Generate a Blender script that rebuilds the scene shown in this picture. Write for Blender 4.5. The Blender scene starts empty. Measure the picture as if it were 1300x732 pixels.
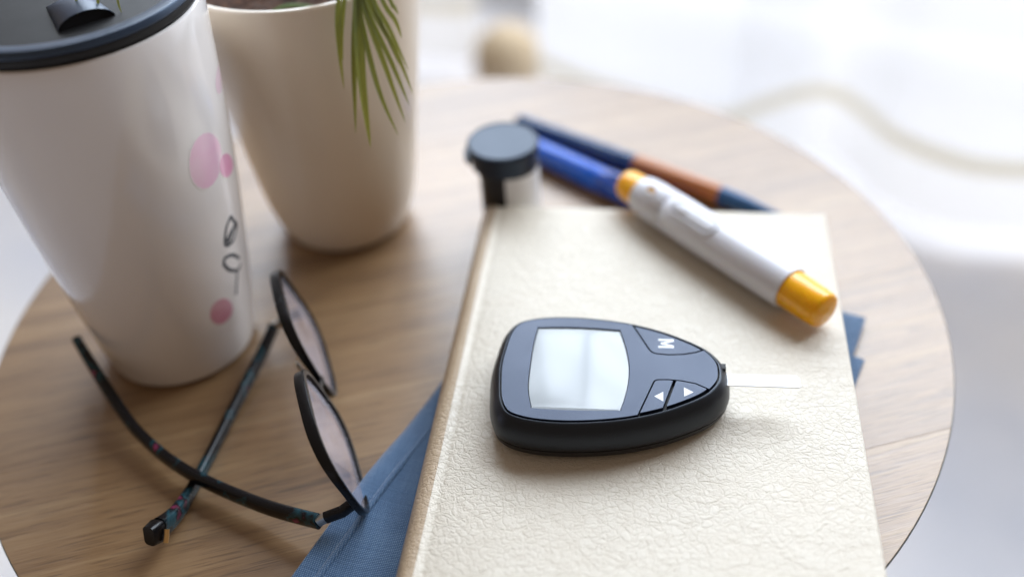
import bpy, bmesh, math, random
from mathutils import Vector, Matrix, geometry
random.seed(7)
U = 0.001                                   # lengths below are in millimetres; the table top is z = 0
scene = bpy.context.scene
C = scene.collection

# ------------------------------------------------------------------ camera, world, lamps, exposure
cd = bpy.data.cameras.new('camera'); cam = bpy.data.objects.new('camera', cd); C.objects.link(cam)
scene.camera = cam
PITCH, ROLL = 0.7015, -0.0773
fwd = Vector((0, math.cos(PITCH), -math.sin(PITCH))); rgt = Vector((1, 0, 0)); up = rgt.cross(fwd)
R_ = math.cos(ROLL) * rgt + math.sin(ROLL) * up
U_ = -math.sin(ROLL) * rgt + math.cos(ROLL) * up
m = Matrix((R_, U_, -fwd)).transposed().to_4x4(); m.translation = (0, 0, .34)
cam.matrix_world = m
cd.sensor_width = 36; cd.lens = 1335.7 / 1300 * 36
cd.clip_start = .01; cd.clip_end = 60
cd.dof.use_dof = True; cd.dof.focus_distance = .402; cd.dof.aperture_fstop = 2.55

w = bpy.data.worlds.new('World'); scene.world = w; w.use_nodes = True
bg = w.node_tree.nodes['Background']
bg.inputs[0].default_value = (1.0, .77, .60, 1); bg.inputs[1].default_value = .225   # dim warm room

def area(name, loc, target, sx, sy, power, col):
    ld = bpy.data.lights.new(name, 'AREA'); ld.shape = 'RECTANGLE'; ld.size = sx; ld.size_y = sy
    ld.energy = power; ld.color = col
    o = bpy.data.objects.new(name, ld); C.objects.link(o); o.location = loc
    o.rotation_euler = (Vector(target) - Vector(loc)).to_track_quat('-Z', 'Y').to_euler()
    return o
WC, WN = Vector((.62, 1.42, .78)), Vector((-.54, -.84, 0)).normalized()
area('upper_window_daylight', Vector((WC.x - .21, WC.y + .135, 1.28)), Vector((WC.x - .21, WC.y + .135, 1.20)) + WN, 2.7, 1.4, 138, (.79, .885, 1.0))
area('lower_window_daylight', Vector((WC.x, WC.y, .02)), Vector((WC.x, WC.y, .02)) + WN, 2.4, .86, 10.5, (.94, .965, 1.0))

vs = scene.view_settings
scene.display_settings.display_device = 'sRGB'
vs.view_transform = 'Standard'; vs.look = 'None'; vs.exposure = .04; vs.gamma = 1; vs.use_curve_mapping = False
try:
    scene.cycles.use_denoising = True
    scene.cycles.max_bounces = 10; scene.cycles.transparent_max_bounces = 16
    scene.cycles.sample_clamp_indirect = 6; scene.cycles.caustics_refractive = False
except Exception: pass

# ------------------------------------------------------------------ materials
def mat(name):
    mt = bpy.data.materials.new(name); mt.use_nodes = True
    return mt, mt.node_tree, mt.node_tree.nodes['Principled BSDF']
def N(nt, t, **kw):
    n = nt.nodes.new(t)
    for k, v in kw.items(): setattr(n, k, v)
    return n
def L(nt, a, b): nt.links.new(a, b)
def math_n(nt, op, a, b=None, clamp=False):
    n = N(nt, 'ShaderNodeMath', operation=op, use_clamp=clamp)
    for i, v in enumerate((a, b)):
        if v is None: continue
        if isinstance(v, (int, float)): n.inputs[i].default_value = v
        else: L(nt, v, n.inputs[i])
    return n.outputs[0]
def ramp(nt, src, stops):
    r = N(nt, 'ShaderNodeValToRGB'); e = r.color_ramp.elements
    while len(e) < len(stops): e.new(.5)
    for q, (pos, col) in zip(e, stops): q.position = pos; q.color = (*col, 1)
    L(nt, src, r.inputs[0]); return r.outputs[0]
def noise(nt, vec, scale, detail=3, rough=.5):
    n = N(nt, 'ShaderNodeTexNoise'); n.inputs['Scale'].default_value = scale
    n.inputs['Detail'].default_value = detail; n.inputs['Roughness'].default_value = rough
    L(nt, vec, n.inputs['Vector']); return n
def bump(nt, h, dist, strength=1.0, prev=None):
    b = N(nt, 'ShaderNodeBump'); b.inputs['Distance'].default_value = dist; b.inputs['Strength'].default_value = strength
    L(nt, h, b.inputs['Height'])
    if prev is not None: L(nt, prev, b.inputs['Normal'])
    return b.outputs[0]
def objco(nt): return N(nt, 'ShaderNodeTexCoord').outputs['Object']

def plain(name, col, rough=.45, spec=.5, coat=0, coat_r=.05, metal=0, grain=0, gscale=2500, sss=0, trans=0, smudge=.16, tint=None):
    mt, nt, b = mat(name)
    b.inputs['Base Color'].default_value = (*col, 1); b.inputs['Roughness'].default_value = rough
    b.inputs['Specular IOR Level'].default_value = spec; b.inputs['Coat Weight'].default_value = coat
    b.inputs['Coat Roughness'].default_value = coat_r; b.inputs['Metallic'].default_value = metal
    b.inputs['Subsurface Weight'].default_value = sss; b.inputs['Transmission Weight'].default_value = trans
    if sss:
        b.inputs['Subsurface Radius'].default_value = (1, .6, .3); b.inputs['Subsurface Scale'].default_value = .003
    if tint: b.inputs['Specular Tint'].default_value = (*tint, 1)
    co = objco(nt)
    # slight smudging of the gloss so that no surface is perfectly uniform
    sm = noise(nt, co, 60, 4, .6)
    r = math_n(nt, 'MULTIPLY_ADD', sm.outputs['Fac'], smudge); nt.nodes[-1].inputs[2].default_value = rough - smudge / 2
    L(nt, r, b.inputs['Roughness'])
    if grain:
        g = noise(nt, co, gscale, 2)
        L(nt, bump(nt, g.outputs['Fac'], grain), b.inputs['Normal'])
    return mt

def wood_material():
    mt, nt, b = mat('oak_veneer')
    co = objco(nt); rnd = N(nt, 'ShaderNodeObjectInfo').outputs['Random']
    mp = N(nt, 'ShaderNodeMapping'); mp.inputs['Rotation'].default_value = (0, 0, math.radians(-12)); L(nt, co, mp.inputs[0])
    off = N(nt, 'ShaderNodeCombineXYZ'); L(nt, math_n(nt, 'MULTIPLY', rnd, 7.0), off.inputs[0]); L(nt, math_n(nt, 'MULTIPLY', rnd, 3.1), off.inputs[1])
    ad = N(nt, 'ShaderNodeVectorMath', operation='ADD'); L(nt, mp.outputs[0], ad.inputs[0]); L(nt, off.outputs[0], ad.inputs[1])
    def st(sx, sy):
        q = N(nt, 'ShaderNodeVectorMath', operation='MULTIPLY'); L(nt, ad.outputs[0], q.inputs[0]); q.inputs[1].default_value = (sx, sy, sx); return q.outputs[0]
    warp = noise(nt, st(3, 7), 1, 2)
    wv = N(nt, 'ShaderNodeVectorMath', operation='SCALE'); L(nt, warp.outputs['Color'], wv.inputs[0]); wv.inputs['Scale'].default_value = 1.0
    a1 = N(nt, 'ShaderNodeVectorMath', operation='ADD'); L(nt, st(2.6, 105), a1.inputs[0]); L(nt, wv.outputs[0], a1.inputs[1])
    bands = noise(nt, a1.outputs[0], 1.0, 4, .55)
    fine = noise(nt, st(14, 480), 1.0, 4, .62)
    pores = noise(nt, st(60, 1500), 1.0, 2, .5)
    cloud = noise(nt, st(5, 14), 1.0, 2)
    mix = math_n(nt, 'ADD', math_n(nt, 'MULTIPLY', bands.outputs['Fac'], .50), math_n(nt, 'MULTIPLY', fine.outputs['Fac'], .46))
    mix = math_n(nt, 'ADD', mix, math_n(nt, 'MULTIPLY', cloud.outputs['Fac'], .18))
    mix = math_n(nt, 'ADD', mix, math_n(nt, 'MULTIPLY', math_n(nt, 'SUBTRACT', rnd, .5), .045))
    col = ramp(nt, mix, [(.38, (.125, .065, .025)), (.50, (.225, .124, .050)), (.62, (.295, .172, .074)), (.80, (.385, .25, .12))])
    pm = ramp(nt, pores.outputs['Fac'], [(.33, (.45, .42, .40)), (.46, (1, 1, 1))])
    mx = N(nt, 'ShaderNodeMix', data_type='RGBA', blend_type='MULTIPLY'); mx.inputs[0].default_value = .75
    L(nt, col, mx.inputs[6]); L(nt, pm, mx.inputs[7]); L(nt, mx.outputs[2], b.inputs['Base Color'])
    rr = math_n(nt, 'MULTIPLY_ADD', fine.outputs['Fac'], .2); nt.nodes[-1].inputs[2].default_value = .36
    L(nt, rr, b.inputs['Roughness']); b.inputs['Specular IOR Level'].default_value = .8; b.inputs['Coat Weight'].default_value = .8; b.inputs['Coat Roughness'].default_value = .43
    h = math_n(nt, 'ADD', math_n(nt, 'MULTIPLY', pores.outputs['Fac'], .6), math_n(nt, 'MULTIPLY', bands.outputs['Fac'], .9))
    L(nt, bump(nt, h, .00045, .8), b.inputs['Normal'])
    return mt

def leather_material(name, cols):
    mt, nt, b = mat(name)
    co = objco(nt)
    d = noise(nt, co, 130, 5, .62)
    dv = N(nt, 'ShaderNodeVectorMath', operation='MULTIPLY_ADD'); L(nt, d.outputs['Color'], dv.inputs[0]); dv.inputs[1].default_value = (.0068,) * 3; L(nt, co, dv.inputs[2])
    def vor(scale, stretch=(1, 1, 1)):
        q = N(nt, 'ShaderNodeVectorMath', operation='MULTIPLY'); L(nt, dv.outputs[0], q.inputs[0]); q.inputs[1].default_value = stretch
        v = N(nt, 'ShaderNodeTexVoronoi', feature='DISTANCE_TO_EDGE'); v.inputs['Scale'].default_value = scale
        L(nt, q.outputs[0], v.inputs['Vector']); return v.outputs['Distance']
    def edge(scale, stretch, width):
        e = N(nt, 'ShaderNodeMapRange', interpolation_type='SMOOTHSTEP'); L(nt, vor(scale, stretch), e.inputs[0]); e.inputs[2].default_value = width; return e.outputs[0]
    e1, e2, e3 = edge(300, (1, 1.3, 1), .16), edge(640, (1, 1.1, 1), .24), edge(75, (.9, 1.7, 1), .035)
    fine = noise(nt, co, 2400, 3, .6); soft = noise(nt, co, 210, 4, .6); big = noise(nt, co, 22, 3)
    ws = N(nt, 'ShaderNodeVectorMath', operation='MULTIPLY'); L(nt, dv.outputs[0], ws.inputs[0]); ws.inputs[1].default_value = (90, 230, 90)
    wr = noise(nt, ws.outputs[0], 1, 3, .55)                       # long soft wrinkles
    wrk = math_n(nt, 'ABSOLUTE', math_n(nt, 'SUBTRACT', wr.outputs['Fac'], .5))
    wk = N(nt, 'ShaderNodeMapRange', interpolation_type='SMOOTHSTEP'); L(nt, wrk, wk.inputs[0]); wk.inputs[2].default_value = .07
    amp = N(nt, 'ShaderNodeMapRange'); L(nt, big.outputs['Fac'], amp.inputs[0]); amp.inputs[1].default_value = .35; amp.inputs[2].default_value = .68; amp.inputs[3].default_value = .35; amp.inputs[4].default_value = .95
    h = math_n(nt, 'MULTIPLY', e1, amp.outputs[0])
    h = math_n(nt, 'ADD', h, math_n(nt, 'MULTIPLY', e2, .26))
    h = math_n(nt, 'ADD', h, math_n(nt, 'MULTIPLY', e3, .55))
    h = math_n(nt, 'ADD', h, math_n(nt, 'MULTIPLY', wk.outputs[0], .32))
    h = math_n(nt, 'ADD', h, math_n(nt, 'MULTIPLY', soft.outputs['Fac'], .75))
    h = math_n(nt, 'ADD', h, math_n(nt, 'MULTIPLY', fine.outputs['Fac'], .14))
    L(nt, bump(nt, h, .00024, .68), b.inputs['Normal'])
    tone = math_n(nt, 'ADD', math_n(nt, 'MULTIPLY', e1, .12), math_n(nt, 'MULTIPLY', big.outputs['Fac'], .9))
    L(nt, ramp(nt, tone, [(.25, cols[0]), (.55, cols[1]), (.85, cols[2])]), b.inputs['Base Color'])
    rr = math_n(nt, 'MULTIPLY_ADD', soft.outputs['Fac'], .16); nt.nodes[-1].inputs[2].default_value = .34
    L(nt, rr, b.inputs['Roughness']); b.inputs['Specular IOR Level'].default_value = .5
    return mt

def denim_material():
    mt, nt, b = mat('denim_cloth')
    co = objco(nt)
    mp = N(nt, 'ShaderNodeMapping'); mp.inputs['Rotation'].default_value = (0, 0, math.radians(15)); L(nt, co, mp.inputs[0])
    wa = N(nt, 'ShaderNodeTexWave'); wa.inputs['Scale'].default_value = 420; wa.inputs['Distortion'].default_value = 1.4; wa.inputs['Detail Scale'].default_value = 2
    L(nt, mp.outputs[0], wa.inputs[0])
    wb = N(nt, 'ShaderNodeTexWave', bands_direction='Y'); wb.inputs['Scale'].default_value = 420; wb.inputs['Distortion'].default_value = 1.4
    L(nt, mp.outputs[0], wb.inputs[0])
    s1 = N(nt, 'ShaderNodeVectorMath', operation='MULTIPLY'); L(nt, mp.outputs[0], s1.inputs[0]); s1.inputs[1].default_value = (60, 1400, 60)
    th = noise(nt, s1.outputs[0], 1, 2)
    s2 = N(nt, 'ShaderNodeVectorMath', operation='MULTIPLY'); L(nt, mp.outputs[0], s2.inputs[0]); s2.inputs[1].default_value = (1400, 60, 60)
    th2 = noise(nt, s2.outputs[0], 1, 2); cl = noise(nt, co, 45, 4)
    hgt = math_n(nt, 'MULTIPLY', wa.outputs['Fac'], wb.outputs['Fac'])
    t = math_n(nt, 'ADD', math_n(nt, 'MULTIPLY', th.outputs['Fac'], .22), math_n(nt, 'MULTIPLY', th2.outputs['Fac'], .16))
    t = math_n(nt, 'ADD', t, math_n(nt, 'MULTIPLY', hgt, .42)); t = math_n(nt, 'ADD', t, math_n(nt, 'MULTIPLY', cl.outputs['Fac'], .30))
    L(nt, ramp(nt, t, [(.25, (.032, .078, .165)), (.48, (.082, .165, .30)), (.75, (.23, .345, .50))]), b.inputs['Base Color'])
    b.inputs['Roughness'].default_value = .9; b.inputs['Specular IOR Level'].default_value = .2
    b.inputs['Sheen Weight'].default_value = .5; b.inputs['Sheen Roughness'].default_value = .5
    L(nt, bump(nt, t, .0006, .9), b.inputs['Normal'])
    return mt

def temple_material():
    mt, nt, b = mat('mottled_acetate')
    co = objco(nt); n1 = noise(nt, co, 95, 2, .5); n2 = noise(nt, co, 60, 1)
    L(nt, ramp(nt, n1.outputs['Fac'], [(.50, (.006, .006, .008)), (.60, (.012, .06, .08)), (.66, (.006, .006, .008)), (.72, (.20, .03, .08))]), b.inputs['Base Color'])
    b.inputs['Roughness'].default_value = .25; b.inputs['Specular IOR Level'].default_value = .35
    return mt

def curtain_material(name, clear, col):
    mt, nt, b = mat(name)
    out = nt.nodes['Material Output']; nt.nodes.remove(b)
    co = objco(nt); n = noise(nt, co, 9, 3)
    tr = N(nt, 'ShaderNodeBsdfTranslucent'); tr.inputs[0].default_value = (*col, 1)
    df = N(nt, 'ShaderNodeBsdfDiffuse'); df.inputs[0].default_value = (*col, 1)
    tp = N(nt, 'ShaderNodeBsdfTransparent')
    m1 = N(nt, 'ShaderNodeMixShader'); m1.inputs[0].default_value = .35; L(nt, tr.outputs[0], m1.inputs[1]); L(nt, df.outputs[0], m1.inputs[2])
    m2 = N(nt, 'ShaderNodeMixShader'); L(nt, m1.outputs[0], m2.inputs[1]); L(nt, tp.outputs[0], m2.inputs[2])
    f = math_n(nt, 'MULTIPLY_ADD', n.outputs['Fac'], .08); nt.nodes[-1].inputs[2].default_value = clear - .04
    L(nt, f, m2.inputs[0]); L(nt, m2.outputs[0], out.inputs[0])
    return mt

def lens_material():
    mt, nt, b = mat('coated_lens')
    out = nt.nodes['Material Output']; nt.nodes.remove(b)
    tp = N(nt, 'ShaderNodeBsdfTransparent'); tp.inputs[0].default_value = (.97, .96, .97, 1)
    gl = N(nt, 'ShaderNodeBsdfGlossy'); gl.inputs[0].default_value = (.92, .86, .95, 1); gl.inputs['Roughness'].default_value = .04
    lw = N(nt, 'ShaderNodeLayerWeight'); lw.inputs[0].default_value = .25
    co = objco(nt); sm = noise(nt, co, 50, 3)
    k = math_n(nt, 'MULTIPLY_ADD', sm.outputs['Fac'], .05); nt.nodes[-1].inputs[2].default_value = .0
    fac = math_n(nt, 'MINIMUM', math_n(nt, 'ADD', lw.outputs['Facing'], k), .20)
    ms = N(nt, 'ShaderNodeMixShader'); L(nt, fac, ms.inputs[0]); L(nt, tp.outputs[0], ms.inputs[1]); L(nt, gl.outputs[0], ms.inputs[2])
    df = N(nt, 'ShaderNodeBsdfDiffuse'); df.inputs[0].default_value = (.80, .74, .82, 1)          # pale lavender reflection put in as an uneven diffuse haze
    m2 = N(nt, 'ShaderNodeMixShader'); dk = math_n(nt, 'MULTIPLY', sm.outputs['Fac'], .38); L(nt, dk, m2.inputs[0])
    L(nt, ms.outputs[0], m2.inputs[1]); L(nt, df.outputs[0], m2.inputs[2]); L(nt, m2.outputs[0], out.inputs[0]); return mt

def print_material(name, col, glaze=(.83, .795, .775)):
    mt, nt, b = mat(name); at = N(nt, 'ShaderNodeAttribute', attribute_name='fade'); n = noise(nt, objco(nt), 90, 3)
    k = N(nt, 'ShaderNodeMapRange', interpolation_type='SMOOTHSTEP'); L(nt, at.outputs['Fac'], k.inputs[0]); k.inputs[2].default_value = .30
    tone = math_n(nt, 'MULTIPLY', k.outputs[0], math_n(nt, 'MULTIPLY_ADD', n.outputs['Fac'], .7)); nt.nodes[-2].inputs[2].default_value = .5
    for q in nt.nodes:
        if q.bl_idname == 'ShaderNodeMath' and q.operation == 'MULTIPLY_ADD': q.inputs[2].default_value = .55
    mx = N(nt, 'ShaderNodeMix', data_type='RGBA'); L(nt, tone, mx.inputs[0]); mx.inputs[6].default_value = (*glaze, 1); mx.inputs[7].default_value = (*col, 1)
    L(nt, mx.outputs[2], b.inputs['Base Color']); b.inputs['Roughness'].default_value = .16; b.inputs['Coat Weight'].default_value = .6; b.inputs['Coat Roughness'].default_value = .04
    return mt
def leaf_material():
    mt, nt, b = mat('palm_leaf')
    co = objco(nt); gd = N(nt, 'ShaderNodeAttribute', attribute_name='along')
    s = N(nt, 'ShaderNodeVectorMath', operation='MULTIPLY'); L(nt, co, s.inputs[0]); s.inputs[1].default_value = (1500, 300, 60)
    n = noise(nt, s.outputs[0], 1, 3); rnd = N(nt, 'ShaderNodeObjectInfo').outputs['Random']
    t = math_n(nt, 'ADD', math_n(nt, 'MULTIPLY', gd.outputs['Fac'], .55), math_n(nt, 'MULTIPLY', n.outputs['Fac'], .35))
    t = math_n(nt, 'ADD', t, math_n(nt, 'MULTIPLY', rnd, .18))
    L(nt, ramp(nt, t, [(.2, (.075, .11, .05)), (.5, (.165, .195, .055)), (.78, (.34, .34, .06)), (1.0, (.46, .42, .08))]), b.inputs['Base Color'])
    b.inputs['Roughness'].default_value = .42
    out = nt.nodes['Material Output']; tr = N(nt, 'ShaderNodeBsdfTranslucent'); tr.inputs[0].default_value = (.34, .36, .05, 1)
    ms = N(nt, 'ShaderNodeMixShader'); ms.inputs[0].default_value = .25; L(nt, b.outputs[0], ms.inputs[1]); L(nt, tr.outputs[0], ms.inputs[2]); L(nt, ms.outputs[0], out.inputs[0])
    return mt

def floor_material():
    mt, nt, b = mat('pale_floor')
    co = objco(nt); n = noise(nt, co, 2.2, 3); n2 = noise(nt, co, 7, 2)
    t = math_n(nt, 'ADD', math_n(nt, 'MULTIPLY', n.outputs['Fac'], .7), math_n(nt, 'MULTIPLY', n2.outputs['Fac'], .3))
    L(nt, ramp(nt, t, [(.36, (.50, .53, .61)), (.50, (.68, .68, .72)), (.64, (.80, .77, .75))]), b.inputs['Base Color'])
    b.inputs['Roughness'].default_value = .36
    g = noise(nt, co, 160, 2); L(nt, bump(nt, g.outputs['Fac'], .0008), b.inputs['Normal'])
    return mt

def soil_material():
    mt, nt, b = mat('dark_soil'); co = objco(nt); n = noise(nt, co, 260, 4, .7)
    L(nt, ramp(nt, n.outputs['Fac'], [(.35, (.02, .010, .006)), (.55, (.085, .038, .020)), (.75, (.20, .095, .05))]), b.inputs['Base Color'])
    b.inputs['Roughness'].default_value = .95; L(nt, bump(nt, n.outputs['Fac'], .003), b.inputs['Normal']); return mt

M = dict(
    wood=wood_material(), leather=leather_material('cream_leather', [(.61, .54, .435), (.665, .605, .505), (.695, .645, .55)]),
    tan=leather_material('shaded_spine_leather', [(.36, .265, .17), (.43, .32, .21), (.48, .37, .25)]), denim=denim_material(), acetate=temple_material(),
    sheer=curtain_material('sheer_curtain', .12, (.93, .94, .96)), hem=curtain_material('curtain_hem', .03, (.95, .95, .95)),
    stitch=curtain_material('hem_tape', .02, (.86, .81, .68)), lens=lens_material(), leaf=leaf_material(), floor=floor_material(), soil=soil_material(),
    edge=plain('table_edge', (.16, .17, .165), .4), column=plain('table_column', (.03, .03, .032), .4),
    shell=plain('meter_shell', (.009, .010, .013), .36, .48, tint=(.75, .85, 1), grain=.00004, gscale=3000),
    panel=plain('meter_panel', (.010, .016, .040), .35, .56, tint=(.70, .80, 1.0), grain=.00003, gscale=3000),
    under=plain('meter_base', (.010, .010, .012), .45), gap=plain('gap_black', (.004, .004, .005), .6),
    screen=plain('screen_glass', (.37, .40, .42), .17, .5), print_white=plain('white_print', (.80, .82, .85), .5),
    strip=plain('test_strip', (.85, .86, .87), .35), strip_end=plain('strip_window', (.55, .60, .66), .3),
    pen=plain('pen_plastic', (.68, .68, .73), .35, .5, sss=.15), amber=plain('amber_cap', (.93, .44, .003), .28, .4, coat=.25, sss=.45),
    pen_key=plain('pen_button', (.74, .75, .80), .25, .5, coat=.5), seam_grey=plain('seam_grey', (.42, .42, .46), .5), dark_amber=plain('amber_window', (.45, .22, .02), .3),
    pages=plain('page_paper', (.72, .66, .52), .8), vial=plain('vial_black', (.010, .010, .012), .35), cap=plain('vial_cap', (.014, .021, .038), .40, .45, tint=(.65, .8, 1)),
    label=plain('vial_label', (.78, .78, .80), .45), blue=plain('royal_blue', (.006, .10, .56), .28, .4, coat=.15), blue_dark=plain('blue_cap', (.005, .06, .38), .28, .4, coat=.15),
    navy=plain('navy_barrel', (.006, .045, .14), .28), copper=plain('copper_grip', (.42, .13, .025), .33, .6), teal=plain('blue_tip', (.008, .07, .20), .3),
    mug=plain('mug_glaze', (.83, .795, .775), .16, .5, coat=.6, coat_r=.04, smudge=.04), pink=print_material('pink_print', (.84, .53, .68)), pink_deep=print_material('deep_pink_print', (.80, .34, .55)), rose=print_material('rose_print', (.62, .24, .34)),
    pale_pink=print_material('pale_pink_print', (.80, .62, .70)), ink=plain('grey_ink', (.06, .07, .085), .25),
    lid=plain('lid_black', (.016, .028, .054), .36, .95, tint=(.62, .78, 1), grain=.00005, gscale=1800), seal=plain('lid_seal', (.006, .006, .007), .6),
    pot=plain('pot_glaze', (.72, .61, .48), .30, .5, coat=.3, coat_r=.12, smudge=.03), frame=plain('frame_black', (.005, .005, .006), .26, .3), gold=plain('gold_plate', (.75, .50, .22), .3, metal=1),
    steel=plain('hinge_steel', (.6, .58, .55), .3, metal=1), stem=plain('plant_stem', (.10, .16, .05), .6), stopper=plain('beige_wood', (.66, .52, .34), .55), pad=plain('dark_pad', (.10, .08, .05), .8),
    window=plain('window_paint', (.70, .72, .74), .5),
)

# ------------------------------------------------------------------ mesh helpers (millimetres in, metres out)
def obj(name, verts, faces, mt, parent=None, smooth=True, auto=35, bev=0, seg=2, attrs=None):
    me = bpy.data.meshes.new(name)
    me.from_pydata([(v[0] * U, v[1] * U, v[2] * U) for v in verts], [], faces); me.validate()
    bm = bmesh.new(); bm.from_mesh(me); bmesh.ops.recalc_face_normals(bm, faces=bm.faces)
    if bev:
        ed = [e for e in bm.edges if len(e.link_faces) == 2 and e.calc_face_angle(0) > math.radians(50)]
        if ed: bmesh.ops.bevel(bm, geom=ed, offset=bev * U, segments=seg, profile=.5, affect='EDGES', clamp_overlap=True)
    for f in bm.faces: f.smooth = smooth
    if smooth:
        for e in bm.edges:
            if len(e.link_faces) == 2 and e.calc_face_angle(0) > math.radians(auto): e.smooth = False
    bm.to_mesh(me); bm.free()
    me.materials.append(mt)
    if attrs:
        for k, vals in attrs.items():
            a = me.attributes.new(k, 'FLOAT', 'POINT')
            for i, v in enumerate(vals): a.data[i].value = v
    o = bpy.data.objects.new(name, me); C.objects.link(o)
    if parent: o.parent = parent
    return o
def tag(o, label=None, cat=None, group=None, kind=None):
    for k, v in (('label', label), ('category', cat), ('group', group), ('kind', kind)):
        if v: o[k] = v
    return o
def thing(name, label, cat, loc=(0, 0, 0), rz=0, group=None):
    o = bpy.data.objects.new(name, None); C.objects.link(o); o.location = Vector(loc) * U; o.rotation_euler.z = rz
    return tag(o, label, cat, group)
def lathe(prof, n=64, cap=True, c=(0, 0)):
    v, f = [], []
    for r, z in prof:
        for k in range(n):
            a = 2 * math.pi * k / n; v.append((c[0] + r * math.cos(a), c[1] + r * math.sin(a), z))
    for i in range(len(prof) - 1):
        for k in range(n):
            q = (k + 1) % n; f.append((i * n + k, i * n + q, (i + 1) * n + q, (i + 1) * n + k))
    if cap:
        f.append(tuple(range(n - 1, -1, -1))); f.append(tuple(range((len(prof) - 1) * n, len(prof) * n)))
    return v, f
def smooth_prof(pts, k=4):
    out = []
    for i in range(len(pts) - 1):
        p0, p1, p2, p3 = pts[max(i - 1, 0)], pts[i], pts[i + 1], pts[min(i + 2, len(pts) - 1)]
        for j in range(k): out.append(tuple(cr(p0[d], p1[d], p2[d], p3[d], j / k) for d in range(len(p1))))
    return out + [tuple(pts[-1])]
def cr(a, b, c, d, t): return .5 * (2 * b + (c - a) * t + (2 * a - 5 * b + 4 * c - d) * t * t + (3 * b - a - 3 * c + d) * t ** 3)
def closed_curve(pts, k=6):
    n = len(pts); out = []
    for i in range(n):
        p = [pts[(i + j - 1) % n] for j in range(4)]
        for j in range(k): out.append((cr(p[0][0], p[1][0], p[2][0], p[3][0], j / k), cr(p[0][1], p[1][1], p[2][1], p[3][1], j / k)))
    return out
def offset_loop(p, d):
    n = len(p); out = []
    for i in range(n):
        a, b = Vector(p[i - 1]), Vector(p[(i + 1) % n]); t = (b - a).normalized(); out.append((p[i][0] - t.y * d, p[i][1] + t.x * d))   # ccw loop: +d goes inward
    return out
def loft(rings, cap0=True, cap1=True):
    n = len(rings[0]); v = [q for r in rings for q in r]; f = []
    for i in range(len(rings) - 1):
        for k in range(n):
            q = (k + 1) % n; f.append((i * n + k, i * n + q, (i + 1) * n + q, (i + 1) * n + k))
    if cap0: f.append(tuple(range(n - 1, -1, -1)))
    if cap1: f.append(tuple(range((len(rings) - 1) * n, len(rings) * n)))
    return v, f
def prism(loop, z0, z1, holes=()):
    """plate from an outline with holes: filled top and bottom plus walls"""
    loops = [list(loop)] + [list(h) for h in holes]; pts = [p for l in loops for p in l]
    tri = geometry.tessellate_polygon([[Vector((x, y, 0)) for x, y in l] for l in loops])
    n = len(pts); v = [(x, y, z1) for x, y in pts] + [(x, y, z0) for x, y in pts]
    f = [tuple(t) for t in tri] + [tuple(i + n for i in reversed(t)) for t in tri]; s = 0
    for l in loops:
        k = len(l)
        for i in range(k): a, b = s + i, s + (i + 1) % k; f.append((a, b, b + n, a + n))
        s += k
    return v, f
def box(x0, x1, y0, y1, z0, z1):
    v = [(x, y, z) for z in (z0, z1) for x, y in ((x0, y0), (x1, y0), (x1, y1), (x0, y1))]
    return v, [(3, 2, 1, 0), (4, 5, 6, 7), (0, 1, 5, 4), (1, 2, 6, 5), (2, 3, 7, 6), (3, 0, 4, 7)]
def sweep(path, section, up0=(0, 0, 1), scale=None, closed=False):
    """section: list of (side, up) offsets carried along the path"""
    P = [Vector(p) for p in path]; n = len(P); v, f = [], []; k = len(section); Z = Vector(up0)
    for i in range(n):
        a = P[i - 1] if (i or closed) else P[i]; b = P[(i + 1) % n] if (i < n - 1 or closed) else P[i]
        t = (b - a).normalized(); s = t.cross(Z).normalized(); u = s.cross(t); sc = scale[i] if scale else (1, 1)
        if not isinstance(sc, tuple): sc = (sc, sc)
        for x, y in section: v.append(tuple(P[i] + s * x * sc[0] + u * y * sc[1]))
    for i in range(n if closed else n - 1):
        j = (i + 1) % n
        for q in range(k): r = (q + 1) % k; f.append((i * k + q, i * k + r, j * k + r, j * k + q))
    if not closed: f.append(tuple(range(k - 1, -1, -1))); f.append(tuple(range((n - 1) * k, n * k)))
    return v, f
def circ(r, n=12, ry=None): return [(r * math.cos(2 * math.pi * i / n), (ry or r) * math.sin(2 * math.pi * i / n)) for i in range(n)]
def rrect(w_, h_, r, n=4):
    out = []
    for cx, cy, a0 in ((w_ / 2 - r, h_ / 2 - r, 0), (-w_ / 2 + r, h_ / 2 - r, 90), (-w_ / 2 + r, -h_ / 2 + r, 180), (w_ / 2 - r, -h_ / 2 + r, 270)):
        for i in range(n + 1): a = math.radians(a0 + 90 * i / n); out.append((cx + r * math.cos(a), cy + r * math.sin(a)))
    return out
def join(*parts):
    V, F = [], []
    for v, f in parts: k = len(V); V += list(v); F += [tuple(i + k for i in q) for q in f]
    return V, F

# ------------------------------------------------------------------ floor
FZ = -458
tag(obj('floor', *box(-6000, 6000, -3000, 7000, FZ - 20, FZ), M['floor'], smooth=False), kind='structure')

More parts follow.
